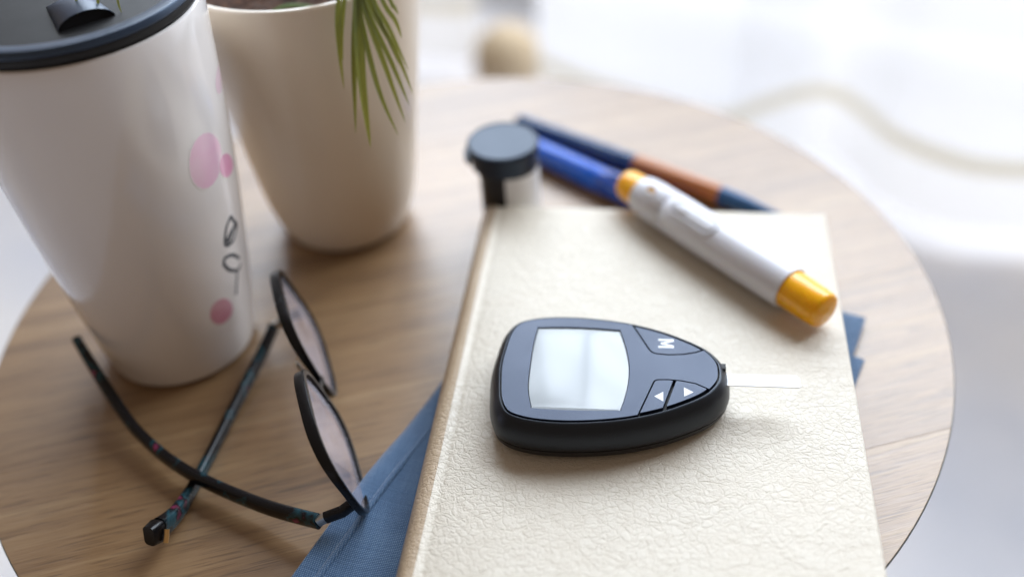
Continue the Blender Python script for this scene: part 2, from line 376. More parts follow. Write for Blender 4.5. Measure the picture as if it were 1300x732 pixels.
# ------------------------------------------------------------------ window with its bars (daylight comes from behind it)
win = thing('window', 'tall white painted window with bars behind the sheer curtains', 'window')
win.matrix_world = Matrix.Translation(WC + WN * .06) @ Matrix(((.8412, .54, 0, 0), (-.5407, .8412, 0, 0), (0, 0, 1, 0), (0, 0, 0, 1)))
def wbox(n, *a): return obj(n, *box(*a), M['window'], win, bev=4)
wbox('frame_post', -1290, -1220, -35, 35, FZ - WC.z * 1000, 1250); wbox('frame_post', 1220, 1290, -35, 35, FZ - WC.z * 1000, 1250)
wbox('frame_rail', -1220, 1220, -35, 35, 1180, 1250); wbox('frame_rail', -1220, 1220, -35, 35, FZ - WC.z * 1000, FZ - WC.z * 1000 + 60)
for x in (-430, 400): wbox('mullion', x - 28, x + 28, -30, 30, FZ - WC.z * 1000 + 60, 1180)
for z in (-260, 180, 560):
    for a, b_ in ((-1220, -458), (-402, 372), (428, 1220)): wbox('glazing_bar', a, b_, -14, 14, z - 16, z + 16)

# ------------------------------------------------------------------ curtains
CT = 470  # curtain tops, cut low so the upper window light reaches the table
def curtain(label, plan, hem_z, seed):
    """plan: wavy floor line (x, y); stops at half height, out of view"""
    P = smooth_prof(plan, 10); n = len(P)
    ax, ay = plan[0]; bx, by = plan[-1]
    root = thing('curtain', label, 'curtain', (0, 0, 0), 0, 'sheer curtains in front of the window')
    def pt(i, z):
        t = i / (n - 1); k = (z - hem_z) / (CT - hem_z); x, y = P[i]
        lx, ly = ax + (bx - ax) * t, ay + (by - ay) * t; q = .35 * k
        return (x + (lx - x) * q, y + (ly - y) * q, z)
    def sheet(zs, off=0):
        v = []; f = []
        for z in zs:
            for i in range(n): x, y, zz = pt(i, z); v.append((x + WN.x * off, y + WN.y * off, zz))
        for r in range(len(zs) - 1):
            for i in range(n - 1): a = r * n + i; f.append((a, a + 1, a + 1 + n, a + n))
        return v, f
    obj('sheer_panel', *sheet([hem_z + 85, hem_z + 180, hem_z + 300, hem_z + 600, CT]), M['sheer'], root, auto=180)
    obj('hem_band', *sheet([hem_z, hem_z + 25, hem_z + 55, hem_z + 83], 2), M['hem'], root, auto=180)
    obj('hem_seam', *sheet([hem_z + 76, hem_z + 97], 4), M['stitch'], root, auto=180)
    return root
curtain('wavy sheer white curtain with a wide hem pooling right of the table',
        [(60, 1272), (80, 1248), (120, 1203), (194, 1141), (266, 1091), (314, 1112), (375, 1139), (415, 1136), (436, 1090), (452, 1028), (487, 981), (527, 952), (590, 938), (660, 925), (730, 890), (770, 820), (820, 770), (900, 740), (1000, 690), (1120, 650), (1250, 560)], -425, 1)
curtain('flat sheer white curtain far behind the plant pot',
        [(-1100, 1900), (-950, 1810), (-800, 1790), (-640, 1690), (-480, 1660), (-360, 1570), (-240, 1545), (-150, 1480), (-95, 1466), (-50, 1452), (-20, 1462)], -425, 2)

# ------------------------------------------------------------------ beige stopper on the floor between the curtains
st_ = thing('door_stop', 'small rounded beige wooden stop with dark foot on floor between curtains', 'door stop', (20, 1392, FZ))
obj('body', *lathe(smooth_prof([(40, 14), (47, 30), (51, 55), (45, 85), (26, 106), (2, 112)], 4), 32), M['stopper'], st_)
obj('foot', *lathe([(24, 0), (26, 3), (26, 13.5), (24, 14.2)], 32), M['pad'], st_)

# ------------------------------------------------------------------ round side table
TC, TR = (-23.3, 391.6), 226.3
tb = thing('side_table', 'round oak topped side table with thin dark rim under everything', 'table', (TC[0], TC[1], FZ))
th = math.radians(12); ca, sa = math.cos(th), math.sin(th)
cuts = [-232, -141, -42, 57, 150, 232]        # plank seams, measured across the grain from the table centre
for q0, q1 in zip(cuts[:-1], cuts[1:]):
    a, b_ = max(q0, -TR + .02), min(q1, TR - .02); pts = []
    a0, a1 = math.asin(a / TR), math.asin(b_ / TR)
    for i in range(25): t = a0 + (a1 - a0) * i / 24; pts.append((TR * math.cos(t), TR * math.sin(t)))
    for i in range(25): t = a1 + (a0 - a1) * i / 24; pts.append((-TR * math.cos(t), TR * math.sin(t)))
    cl = []
    for p in pts:
        if not cl or math.hypot(p[0] - cl[-1][0], p[1] - cl[-1][1]) > .3: cl.append(p)
    g = .05
    cl = [(x, min(max(y, q0 + g), q1 - g)) for x, y in cl]
    cl = [(x * ca - y * sa, x * sa + y * ca) for x, y in cl]
    v, f = prism(cl, -FZ - 1.5, -FZ)
    obj('plank', v, f, M['wood'], tb, bev=.2, seg=2, auto=10)
ring = [(TR + .05, -.5), (TR + .2, -.08), (TR + .4, -.25), (TR + .45, -.8), (TR - 13, -14.5), (TR - 14, -17.2), (TR - 14.3, -16.1), (TR - 1.2, -2.4), (TR + .05, -1.45)]
v, f = lathe([(r, z - FZ) for r, z in ring + ring[:1]], 160, cap=False); obj('rim', v, f, M['edge'], tb)
obj('core', *lathe([(TR - 15, -FZ - 16), (TR - 14.4, -FZ - 13), (TR - 2.5, -FZ - 2.4), (TR - 1, -FZ - 1.6)], 120), M['column'], tb)
obj('column', *lathe([(22, 14), (20, 40), (20, -FZ - 40), (60, -FZ - 22), (70, -FZ - 16.4)], 40), M['column'], tb)
obj('base', *lathe([(150, 0), (152, 4), (150, 9), (30, 14)], 72), M['column'], tb)

# ------------------------------------------------------------------ folded denim napkin
def puff(s, t):
    q = min(1, max(0, (t - .52) / .16)); q = q * q * (3 - 2 * q)
    return 5.0 * q * math.exp(-((s - .012) / .055) ** 2)
def cloth_layer(name, quad, z0, z1, parent, seed):
    rnd = random.Random(seed); n = 26
    (ax, ay), (bx, by), (cx, cy), (dx, dy) = quad       # corners in order
    def sf(s, t):
        x = (ax * (1 - s) + bx * s) * (1 - t) + (dx * (1 - s) + cx * s) * t
        y = (ay * (1 - s) + by * s) * (1 - t) + (dy * (1 - s) + cy * s) * t
        return x, y
    ph = [rnd.uniform(0, 6) for _ in range(6)]; v, f = [], []
    for layer in (1, 0):
        for j in range(n + 1):
            for i in range(n + 1):
                s, t = i / n, j / n
                # bunch rows at the borders so the edge can roll over
                s = .5 - .5 * math.cos(math.pi * s); t = .5 - .5 * math.cos(math.pi * t)
                x, y = sf(s, t); e = min(s, 1 - s, t, 1 - t)
                k = min(1, e / .012) ** .5
                wv = .35 * math.sin(x * .05 + ph[0]) * math.sin(y * .043 + ph[1])
                mid = (z0 + z1) / 2
                z = mid + (z1 - mid + (puff(s, t) if z1 > 3 else 0) + wv * min(1, e / .1) * .4) * k if layer else mid - (mid - z0) * k
                x += .5 * math.sin(y * .06 + ph[2]) * (1 - min(1, e / .05)); y += .5 * math.sin(x * .07 + ph[3]) * (1 - min(1, e / .05))
                v.append((x, y, z))
    w_ = n + 1; b0 = w_ * w_
    for j in range(n):
        for i in range(n):
            a = j * w_ + i; f.append((a, a + 1, a + 1 + w_, a + w_)); f.append((b0 + a + w_, b0 + a + 1 + w_, b0 + a + 1, b0 + a))
    rim = [i for i in range(n)] + [j * w_ + n for j in range(n)] + [n * w_ + i for i in range(n, 0, -1)] + [j * w_ for j in range(n, 0, -1)]
    for i in range(len(rim)): a, b_ = rim[i], rim[(i + 1) % len(rim)]; f.append((a, b_, b_ + b0, a + b0))
    return obj(name, v, f, M['denim'], parent, auto=60)
nap = thing('napkin', 'folded blue denim cloth napkin lying under the cream book', 'napkin', (0, 0, 0))
cloth_layer('lower_fold', [(20, 428), (156.0, 333.0), (72, 190), (-113, 205)], .1, 2.0, nap, 1)
cloth_layer('upper_fold', [(22, 439), (163.5, 358.5), (70, 194), (-109, 208)], 2.1, 4.0, nap, 2)

hp = [(22 - 131 * t + 9.5, 439 - 231 * t - 4, 4.12 + puff(.055, t)) for t in [i / 60 for i in range(2, 59)]]
obj('stitched_hem', *sweep(hp, [(-1.2, -.3), (1.2, -.3), (.6, .28), (-.6, .28)]), M['denim'], nap)
# ------------------------------------------------------------------ cream leather book
book = thing('book', 'closed cream leather covered book lying in the centre on the blue napkin', 'book', (-12.0, 436.3, 4.05), math.radians(-9.9))
BW, BL, BT = 169.5, 236, 24.0
def ring_path(off):
    """cross section of the cover from back board edge round the spine to the front board edge"""
    o = []
    o += [(BW - off * 0, off), (40, off), (14, off), (7, off)]
    cx, cz, rx, rz = 4.2, BT / 2, 6.5 - off, BT / 2 - off
    for i in range(0, 13): a = math.radians(-90 - 180 * i / 12); o.append((cx + 1.5 + rx * math.cos(a) * (1 if True else 1), cz + rz * math.sin(a) * 1.0))
    o += [(7.6, BT - off + .05), (9.0, BT - off - .35), (10.2, BT - off - .75), (11.4, BT - off - .45), (13, BT - off), (40, BT - off), (BW, BT - off)]
    return o
outer = ring_path(0); inner = ring_path(2.4)
sec = outer + inner[::-1]
ys = [0, -1.2, -BL + 1.2, -BL]
v = []; n = len(sec)
for y in ys:
    for x, z in sec: v.append((x, y, z))
f = []
for r in range(3):
    for i in range(n): j = (i + 1) % n; f.append((r * n + i, r * n + j, (r + 1) * n + j, (r + 1) * n + i))
h_ = len(outer)
for r in (0, 3):
    for i in range(h_ - 1): f.append((r * n + i, r * n + i + 1, r * n + n - 2 - i, r * n + n - 1 - i))
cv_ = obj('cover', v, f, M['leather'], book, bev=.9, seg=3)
cv_.data.materials.append(M['tan'])                      # rounded spine edge: its shade is put in as a darker tan
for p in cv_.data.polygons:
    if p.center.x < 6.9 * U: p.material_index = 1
pv, pf = box(6, BW - 4, -BL + 4, -4, 2.5, BT - 2.5)
obj('page_block', pv, pf, M['pages'], book, bev=.2)

# ------------------------------------------------------------------ glucose meter
ME = thing('glucose_meter', 'black pebble shaped blood glucose meter lying on the cream book', 'glucose meter', (36.8, 294.7, 28.15), math.radians(-8.7))
half = [(-48.8, 0), (-48.2, 9), (-46.6, 20), (-42.5, 28), (-35, 32), (-24, 33.8), (-10, 33.6), (6, 31.2), (20, 26.8), (31, 21.4), (38.8, 16.2), (43.2, 11.0), (45.6, 6.4), (46.4, 2.2)]
pts = half + [(x, -y) for x, y in half[::-1] if y > 0]
BO = closed_curve(pts[::-1], 5)              # counter clockwise
if sum(BO[i - 1][0] * BO[i][1] - BO[i][0] * BO[i - 1][1] for i in range(len(BO))) < 0: BO = BO[::-1]
def rings(levels): return [[(x, y, z) for x, y in offset_loop(BO, d)] for d, z in levels]
obj('base_shell', *loft(rings([(6, 0), (3.2, .4), (1.6, 1.6), (.6, 3.2), (.35, 5.2), (.8, 5.5)])), M['under'], ME, auto=50)
SH = [(.7, 5.75), (.15, 6.1), (0, 7.2), (.15, 9.2), (.65, 11.6), (1.5, 14.0), (2.6, 15.9), (3.7, 17.1), (4.4, 17.65), (4.65, 17.6), (4.7, 15.6)]
obj('top_shell', *loft(rings(SH), True, False), M['shell'], ME, auto=50)
obj('inner_tray', *prism(offset_loop(BO, 4.6), 15.0, 15.9), M['gap'], ME, smooth=False)
PO = offset_loop(BO, 5.4)
ZT = 18.1
def near(p): return min(range(len(PO)), key=lambda i: (PO[i][0] - p[0]) ** 2 + (PO[i][1] - p[1]) ** 2)
def arc(i, j):
    o = [i]
    while i != j: i = (i + 1) % len(PO); o.append(i)
    return [PO[k] for k in o]
def fillet(a, c, b_, r, n=5):
    a, c, b_ = Vector(a), Vector(c), Vector(b_); p, q = c + (a - c).normalized() * r, c + (b_ - c).normalized() * r
    return [tuple((p * (1 - t) + c * t) * (1 - t) + (c * (1 - t) + q * t) * t) for t in [i / n for i in range(n + 1)]]
def shrink(loop, d):
    o = []; n = len(loop)
    ccw = sum(loop[i - 1][0] * loop[i][1] - loop[i][0] * loop[i - 1][1] for i in range(n)) > 0
    for i in range(n):
        a, b_, c = Vector(loop[i - 1]), Vector(loop[i]), Vector(loop[(i + 1) % n])
        n1 = Vector((-(b_ - a).y, (b_ - a).x)).normalized(); n2 = Vector((-(c - b_).y, (c - b_).x)).normalized()
        k = (n1 + n2); k = k / max(.35, k.length_squared / 2) if k.length > 1e-6 else n1
        o.append(tuple(b_ + k * (d if ccw else -d)))
    return o
mA, mB = near((35.8, 10.6)), near((7.9, 26))            # ccw: A then B along the upper side
dA, dB = near((11.5, -26)), near((37, -9))              # ccw: A then B along the lower side
m_in = [PO[mB]] + fillet((7.9, 26), (15.4, 8.4), (27, 8.2), 3.2) + [(22, 8.0), (28, 8.5), (33, 9.8)] + [PO[mA]]
d_in = [PO[dB]] + [(32.5, -6.9), (27, -5.6), (22, -5.2)] + fillet((25, -5.2), (16.4, -5.4), (12, -25), 2.2) + [PO[dA]]
scr = closed_curve([(-32.4, 0), (-32.2, -12), (-30.2, -21.6), (-28.8, -22.9), (-14, -23.3), (2.4, -22.6), (4.2, -21.4), (6.4, -11), (7.0, 0), (5.6, 11), (3.0, 21), (1.6, 22.2), (-14, 23.2), (-29.6, 22.6), (-31.2, 21.2), (-32.2, 11)], 3)
plate = arc(mB, dA) + d_in[::-1][1:-1] + arc(dB, mA) + m_in[::-1][1:-1]
v, f = prism(plate, 15.9, ZT, [scr]); obj('face_plate', v, f, M['panel'], ME, bev=.3, auto=15)
obj('screen', *prism(shrink(scr, .25) if False else offset_loop(scr, .3), 15.9, ZT - .55), M['screen'], ME, bev=.1)
def key(loop, z): return obj('button', *prism(shrink(loop, .62), 15.9, z), M['panel'], ME, bev=.25, auto=15)
mk = key(arc(mA, mB) + m_in[1:-1], ZT + .05)
div0, div1 = (24.6, -5.4), near((21.8, -23.5))
lo1 = arc(dA, div1) + [div0] + [(22, -5.2)] + fillet((25, -5.2), (16.4, -5.4), (12, -25), 2.2)
lo2 = arc(div1, dB) + [(32.5, -6.9), (27, -5.6), div0]
k1, k2 = key(lo1, ZT + .05), key(lo2, ZT + .05)
def flat(name, loops, z, mt, parent):
    V, F = [], []
    for l in loops: v, f = prism(l, z, z + .035); V, F = join((V, F), (v, f))
    return obj(name, V, F, mt, parent, smooth=False)
zk = ZT + .052
def bar(a, b_, w_):
    a, b_ = Vector(a), Vector(b_); s = (b_ - a).normalized(); s = Vector((-s.y, s.x)) * w_ / 2
    return [tuple(a - s), tuple(b_ - s), tuple(b_ + s), tuple(a + s)]
# letter M, turned so that its top points to the strip end
flat('letter_print', [[(18.2, 12.2), (24.4, 12.2), (24.4, 13.6), (20.9, 14.75), (24.4, 15.9), (24.4, 17.3), (18.2, 17.3), (18.2, 16.25), (22.6, 16.25), (19.2, 15.2), (19.2, 14.3), (22.6, 13.25), (18.2, 13.25)]], zk, M['print_white'], mk)
flat('arrow_print', [[(16.6, -14.7), (20.0, -17.2), (20.0, -12.2)]], zk, M['print_white'], k1)
flat('arrow_print', [[(27.9, -14.3), (31.5, -11.9), (27.9, -9.5)]], zk, M['print_white'], k2)
# dark strip port cut in the nose
obj('strip_port', *join(box(41.0, 44.6, 2.7, 5.8, 12.5, 16.7)), M['gap'], ME, bev=.3)

sp = thing('test_strip', 'thin white test strip sticking out of the meter nose', 'test strip', (36.8, 294.7, 28.15), math.radians(-8.7))
sl = [(38, -3.3), (72.2, -3.3), (73.2, -2.6), (73.0, 2.0), (71.8, 3.3), (38, 3.3)]
obj('strip_body', *prism(sl, 13.2, 13.65), M['strip'], sp, bev=.1, seg=1)
obj('sample_window', *prism([(47.5 + 1.6 * math.cos(a * .5236), .4 + 1.2 * math.sin(a * .5236)) for a in range(12)], 13.64, 13.68), M['strip_end'], sp, smooth=False)

# ------------------------------------------------------------------ lancing pen
PA, PB = Vector((61.0, 430.5, 37.2)), Vector((132.2, 324.5, 36.2)); pd = (PB - PA); PLn = pd.length
LP = thing('lancing_pen', 'white lancing pen with amber yellow ends lying across the cream book', 'lancing pen', (PA.x, PA.y, 28.15), math.atan2(pd.y, pd.x))
PK = 1.14
def pen_rings(stations, n=40, cz=None):
    if cz is None: stations = [(x, a * PK, b_ * PK) for x, a, b_ in stations]; cz = 9.0 * PK
    o = []
    for x, ry, rz in stations:
        o.append([(x, ry * math.cos(2 * math.pi * k / n), cz + rz * math.sin(2 * math.pi * k / n)) for k in range(n)])
    return o
obj('plunger', *loft(pen_rings([(-1.5, 4.6, 4.6), (-.8, 5.9, 5.9), (1, 6.6, 6.6), (8, 7.1, 7.0), (13, 7.4, 7.3)])), M['amber'], LP, auto=50)
obj('rear_barrel', *loft(pen_rings([(11, 7.2, 7.0), (11.3, 7.9, 7.7), (14, 8.4, 8.2), (20, 8.8, 8.6), (31.2, 9.0, 8.8), (31.8, 8.6, 8.4)])), M['pen'], LP, auto=50)
obj('front_barrel', *loft(pen_rings([(32.1, 8.6, 8.4), (32.7, 9.05, 8.85), (50, 9.15, 8.95), (80, 9.0, 8.85), (105, 8.7, 8.6), (106.2, 8.5, 8.4), (106.3, 7.6, 7.5)])), M['pen'], LP, auto=50)
obj('lance_cap', *loft(pen_rings([(104, 7.4, 7.4), (106.4, 7.7, 7.7), (120, 7.4, 7.4), (124.0, 7.2, 7.2), (125.4, 6.8, 6.8), (126.0, 5.9, 5.9)])), M['amber'], LP, auto=50)
def oval(x0, x1, w_, n=10):
    r = w_ / 2; return [(x1 - r + r * math.cos(a), r * math.sin(a)) for a in [math.pi * (-.5 + i / n) for i in range(n + 1)]] + [(x0 + r + r * math.cos(a), r * math.sin(a)) for a in [math.pi * (.5 + i / n) for i in range(n + 1)]]
TL = math.radians(22)
def moulded(name, x0, x1, w_, rows, R, mt, parent, hole=False):
    """rows: (share of the outline, height above the barrel); follows the round barrel"""
    lp = oval(x0, x1, w_, 12); cx = (x0 + x1) / 2; n = len(lp); V, F = [], []
    for inset, dz in rows:
        for x, y in offset_loop(lp, inset):
            a = TL - y / R; V.append((x, -(R + dz) * math.sin(a), 9 * PK + (R + dz) * math.cos(a)))
    for r in range(len(rows) - 1):
        for k in range(n): q = (k + 1) % n; F.append((r * n + k, r * n + q, (r + 1) * n + q, (r + 1) * n + k))
    if not hole: F.append(tuple(range((len(rows) - 1) * n, len(rows) * n)))
    return obj(name, V, F, mt, parent, auto=60)
RB = 9.15 * PK
moulded('button_surround', 36, 65, 10.4, [(0, -.2), (.25, .14), (.8, .34), (1.3, .30), (1.7, -.15)], RB, M['pen'], LP, True)
moulded('button_gap', 37.6, 63.4, 7.2, [(0, .02), (.8, .03)], RB, M['seam_grey'], LP, True)
bt = moulded('release_button', 38.3, 62.7, 5.8, [(0, -.1), (.15, .22), (.6, .38), (1.4, .40), (2.2, .36)], RB, M['pen_key'], LP)
moulded('thumb_ridge', 39.2, 46.5, 4.4, [(0, .3), (.3, .62), (.9, .72), (1.6, .66)], RB, M['pen_key'], bt)
RW = 8.75 * PK
moulded('window_surround', 17.2, 26, 6.6, [(0, -.3), (.35, .25), (1.0, .38), (1.7, .2), (2.0, -.3)], RW, M['pen'], LP, True)
moulded('cocked_window', 18.9, 24.3, 3.0, [(0, .03), (.6, .05), (1.2, .05)], RW, M['dark_amber'], LP)

# ------------------------------------------------------------------ test strip vial
VL = thing('test_strip_vial', 'black capped test strip vial standing behind the cream book', 'vial', (3.2, 453.2, 0))
obj('body', *lathe([(14, 0), (15.2, .6), (15.4, 2), (15.4, 43), (14.8, 44)], 48), M['vial'], VL)
lab = []; 
for z in (4, 41):
    for i in range(25): a = math.radians(-100 + 150 * i / 24); lab.append((15.52 * math.cos(a), 15.52 * math.sin(a), z))
obj('paper_label', lab, [(i, i + 1, i + 26, i + 25) for i in range(24)], M['label'], VL)
cv, cf = lathe([(15.6, 41.5), (16.6, 42), (16.9, 43), (16.9, 49), (17.8, 49.4), (18.2, 50.2), (18.2, 54), (17.7, 54.8), (16.9, 55.0), (16.6, 54.7), (.5, 54.6)], 56)
obj('cap', [(x - 2.2, y, z) for x, y, z in cv], cf, M['cap'], VL)
obj('thumb_tab', *join(prism([(-19.0 + 3.4 * math.cos(a), 8 * math.sin(a)) for a in [math.pi * i / 8 + math.pi / 2 for i in range(9)]], 46.6, 49.2)), M['cap'], VL, bev=.6)

# ------------------------------------------------------------------ two pens on the table behind the book
def axial(name, label, cat, a, b_, z, group=None):
    a, b_ = Vector(a), Vector(b_); d = b_ - a
    return thing(name, label, cat, (a.x, a.y, z), math.atan2(d.y, d.x)), d.length
def xr(st, n=28, cz=0): return loft(pen_rings([(x, r, r) for x, r in st], n, cz))
mkr, ln = axial('marker', 'glossy royal blue marker pen lying behind the book, nearest the book', 'marker', (8, 528), (93, 439), 0)
obj('barrel', *xr([(0, 4.5), (.6, 6.0), (2, 6.6), (66, 7.2), (67, 7.0)], cz=7.4), M['blue'], mkr)
obj('cap', *xr([(67.2, 7.2), (68, 7.4), (110, 7.4), (116, 6.6), (120, 5.0), (121, 3.6)], cz=7.4), M['blue_dark'], mkr)
obj('pocket_clip', *box(72, 108, -1.6, 1.6, 14.9, 16.2), M['blue_dark'], mkr, bev=.5)
pn, ln = axial('ballpoint_pen', 'navy pen with copper coloured grip lying behind the blue marker', 'pen', (11.5, 550.5), (148, 431.5), 0)
obj('barrel', *xr([(0, 3.6), (.6, 4.8), (3, 5.4), (84, 5.7)], cz=5.75), M['navy'], pn)
obj('grip', *xr([(84.1, 5.7), (85, 5.75), (136, 5.55), (138.5, 5.4)], cz=5.75), M['copper'], pn)
obj('tip', *xr([(138.6, 5.3), (150, 4.8), (172, 2.2), (179, 1.0), (181, .5)], cz=5.75), M['teal'], pn)

# ------------------------------------------------------------------ travel mug with drinking lid
MX, MY, MH = -161.2, 384.2, 172.3
def mug_r(z): z *= .001; return 1000 * (.0346 + .1563 * z - .344 * z * z)
MG = thing('travel_mug', 'tall white glazed travel mug with black lid and pink dots', 'travel mug', (MX, MY, 0))
prof = [(mug_r(0) - 5, 0), (mug_r(0) - 2.2, .5), (mug_r(3) - .5, 2.2), (mug_r(6), 6)] + [(mug_r(z), z) for z in range(12, 168, 4)] + [(mug_r(170), 170), (mug_r(172) - .5, 172), (mug_r(172) - 1.6, MH + .2), (mug_r(172) - 3.2, MH - .4), (46, 160)]
obj('mug_body', *lathe(prof, 96), M['mug'], MG)
def on_mug(deg, z, off): r = mug_r(z) + off; a = math.radians(deg); return (r * math.cos(a), r * math.sin(a), z)
def decal(name, loop, mt, off):
    cx = sum(p[0] for p in loop) / len(loop); cz = sum(p[1] for p in loop) / len(loop); V = [on_mug(cx, cz, off)]; F = []; n = len(loop)
    KS = (.2, .36, .52, .68, .80, .94, 1.08)
    for k in KS:
        for a, z in loop: V.append(on_mug(cx + (a - cx) * k, cz + (z - cz) * k, off))
    for i in range(n):
        j = (i + 1) % n; F.append((0, 1 + i, 1 + j))
        for r in range(len(KS) - 1): F.append((1 + r * n + i, 1 + (r + 1) * n + i, 1 + (r + 1) * n + j, 1 + r * n + j))
    o = obj(name, V, F, mt, MG); a = o.data.attributes.new('fade', 'FLOAT', 'POINT')
    for i in range(len(V)): a.data[i].value = 1.0 if i < 1 + 4 * n else max(0.0, (1.08 - KS[(i - 1) // n]) / .40)
    return o
decal('printed_dot', [(-15.8, 106.3), (-18.7, 103.8), (-22.4, 102.1), (-26.3, 101.3), (-30.0, 101.6), (-33.3, 102.9), (-35.8, 105.2), (-37.5, 108.2), (-38.2, 111.7), (-37.9, 115.4), (-36.7, 119.0), (-34.7, 122.0), (-32.0, 124.1), (-28.7, 125.1), (-25.2, 124.9), (-21.5, 123.4), (-18.2, 120.8), (-15.5, 117.3), (-14.1, 113.5), (-14.1, 109.6)], M['pink'], .06)
decal('printed_dot', [(-2.2, 97.3), (-3.8, 96.4), (-6.2, 96.0), (-8.8, 96.1), (-11.5, 96.7), (-13.9, 97.8), (-15.8, 99.1), (-17.2, 100.8), (-18.1, 102.6), (-18.4, 104.4), (-18.1, 106.0), (-17.2, 107.3), (-15.7, 108.2), (-13.7, 108.4), (-11.5, 108.0), (-8.9, 106.9), (-6.4, 105.3), (-4.1, 103.2), (-2.4, 100.9), (-1.6, 98.9)], M['pink_deep'], .09)
decal('printed_dot', [(-32.7, 29.7), (-35.3, 29.0), (-38.2, 28.9), (-41.0, 29.5), (-43.5, 30.6), (-45.5, 32.3), (-46.9, 34.4), (-47.4, 36.6), (-47.2, 38.9), (-46.2, 40.9), (-44.6, 42.5), (-42.4, 43.5), (-39.9, 43.7), (-37.3, 43.2), (-34.6, 41.9), (-32.3, 40.0), (-30.5, 37.6), (-29.6, 35.2), (-29.7, 32.9), (-30.8, 31.0)], M['rose'], .06)
decal('printed_dot', [(3 + 9 * math.cos(a * .5), 136 + 5 * math.sin(a * .5)) for a in range(12)], M['pale_pink'], .06)
def stroke(paths, wd):
    V, F = [], []
    for p in paths:
        p = smooth_prof(p, 5); k = len(V)
        for i, (a, z) in enumerate(p):
            a0, z0 = p[max(i - 1, 0)]; a1, z1 = p[min(i + 1, len(p) - 1)]; r = mug_r(z) * math.pi / 180
            t = Vector(((a1 - a0) * r, z1 - z0)).normalized(); nx, nz = -t.y * wd / 2 / r, t.x * wd / 2
            V.append(on_mug(a + nx, z + nz, .08)); V.append(on_mug(a - nx, z - nz, .08))
        for i in range(len(p) - 1): q = k + 2 * i; F.append((q, q + 1, q + 3, q + 2))
    return V, F
obj('printed_sketch', *stroke([[(-16.3, 78.8), (-22.3, 76.2), (-26.0, 70.3), (-24.4, 67.4), (-17.9, 66.5), (-13.3, 69.1), (-10.9, 71.0), (-14.3, 75.3), (-16.3, 78.8)], [(-12.2, 71.3), (-18, 71.9), (-25.2, 69.8)], [(-14, 73), (-19, 69.5), (-24, 68.5)],
    [(-30.3, 59.4), (-28.5, 62.4), (-21.2, 60.1), (-14.3, 54.0)], [(-30.1, 59.9), (-26.7, 54.8), (-18.4, 49.6), (-13.7, 50.7)], [(-18.7, 50.1), (-21.8, 44.2), (-24.3, 38.3)]], 1.7), M['ink'], MG)
ld = lathe([(1, 172.2), (44, 172.4), (46.6, 174), (47.0, 176.4), (49.2, 176.6), (51.0, 177.0), (51.4, 177.6), (51.3, 179.6), (50.9, 180.2), (46.4, 180.3), (45.2, 179.7), (44.9, 178.6), (44.8, 174.4), (44.0, 173.6), (1, 173.2)], 96)
lid = obj('lid', *ld, M['lid'], MG)
obj('sealing_ring', *lathe([(44, 168), (47.6, 170), (48.4, MH + .2), (48.8, 173.2), (50.2, 173.6), (50.7, 174.6), (50.6, 176.5), (49.0, 176.7)], 96), M['seal'], lid)
# raised slider housing with its half-moon drinking opening
SZ = 173.4
fa = math.radians(-58)
def fr(x, y, z): return (x * math.cos(fa) - y * math.sin(fa), x * math.sin(fa) + y * math.cos(fa), z)   # x points to the drinking side
sv, sf_ = prism([(-38, -13), (20, -13), (33, -12), (40, -11), (40.5, 0), (40, 11), (33, 12), (20, 13), (-38, 13)], SZ - .4, SZ + 3.2)
obj('slider_track', [fr(*p) for p in sv], sf_, M['lid'], lid, bev=.8)
dm = []
for i in range(7):
    u = i / 6; zz = SZ + 3.3 + 5.0 * (1 - u * u) ** .5; hw = 10.5 * (1 - .25 * u)
    dm.append([(30 - 26 * u, hw * math.cos(a), SZ + 3.1 + (zz - SZ - 3.1) * math.sin(a)) for a in [math.pi * k / 12 for k in range(13)]])
vv = [fr(*p) for r in dm for p in r]; ff = [(r * 13 + k, r * 13 + k + 1, (r + 1) * 13 + k + 1, (r + 1) * 13 + k) for r in range(6) for k in range(12)]
obj('slider_hood', vv, ff + [tuple(range(6 * 13, 7 * 13))], M['lid'], lid, auto=60)
obj('drinking_hole', [fr(29.4, 9.6 * math.cos(a), SZ + 3.25 + 4.4 * math.sin(a)) for a in [math.pi * k / 12 for k in range(13)]], [tuple(range(13))], M['gap'], lid, smooth=False)

# ------------------------------------------------------------------ plant pot
PX, PY, PH = -87.5, 474.8, 149
PT = thing('plant_pot', 'cream glazed ceramic plant pot behind the mug', 'plant pot', (PX, PY, 0))
pp = smooth_prof([(29, 0), (32, .8), (35.0, 5), (39.6, 20), (43.2, 42), (46.8, 70), (51.2, 100), (55.2, 126), (58.6, 146.5)], 4)
obj('pot_body', *lathe([(24, 1.2), (27, .1)] + pp + [(59.0, 148.4), (58.3, 149.4), (56.8, 149.3), (56.0, 148), (53.5, 135), (52.4, 128)], 96), M['pot'], PT)
rs = random.Random(3); sv, sf2 = [(0, 0, 137)], []
for i in range(1, 10):
    for k in range(40): a = 2 * math.pi * k / 40; r = 53.6 * i / 9; sv.append((r * math.cos(a), r * math.sin(a), 135.5 + rs.uniform(-2.2, 2.2) * (i < 9)))
for k in range(40): sf2.append((0, 1 + k, 1 + (k + 1) % 40))
for i in range(8):
    for k in range(40): q = (k + 1) % 40; sf2.append((1 + i * 40 + k, 1 + (i + 1) * 40 + k, 1 + (i + 1) * 40 + q, 1 + i * 40 + q))
obj('soil', sv, sf2, M['soil'], PT)

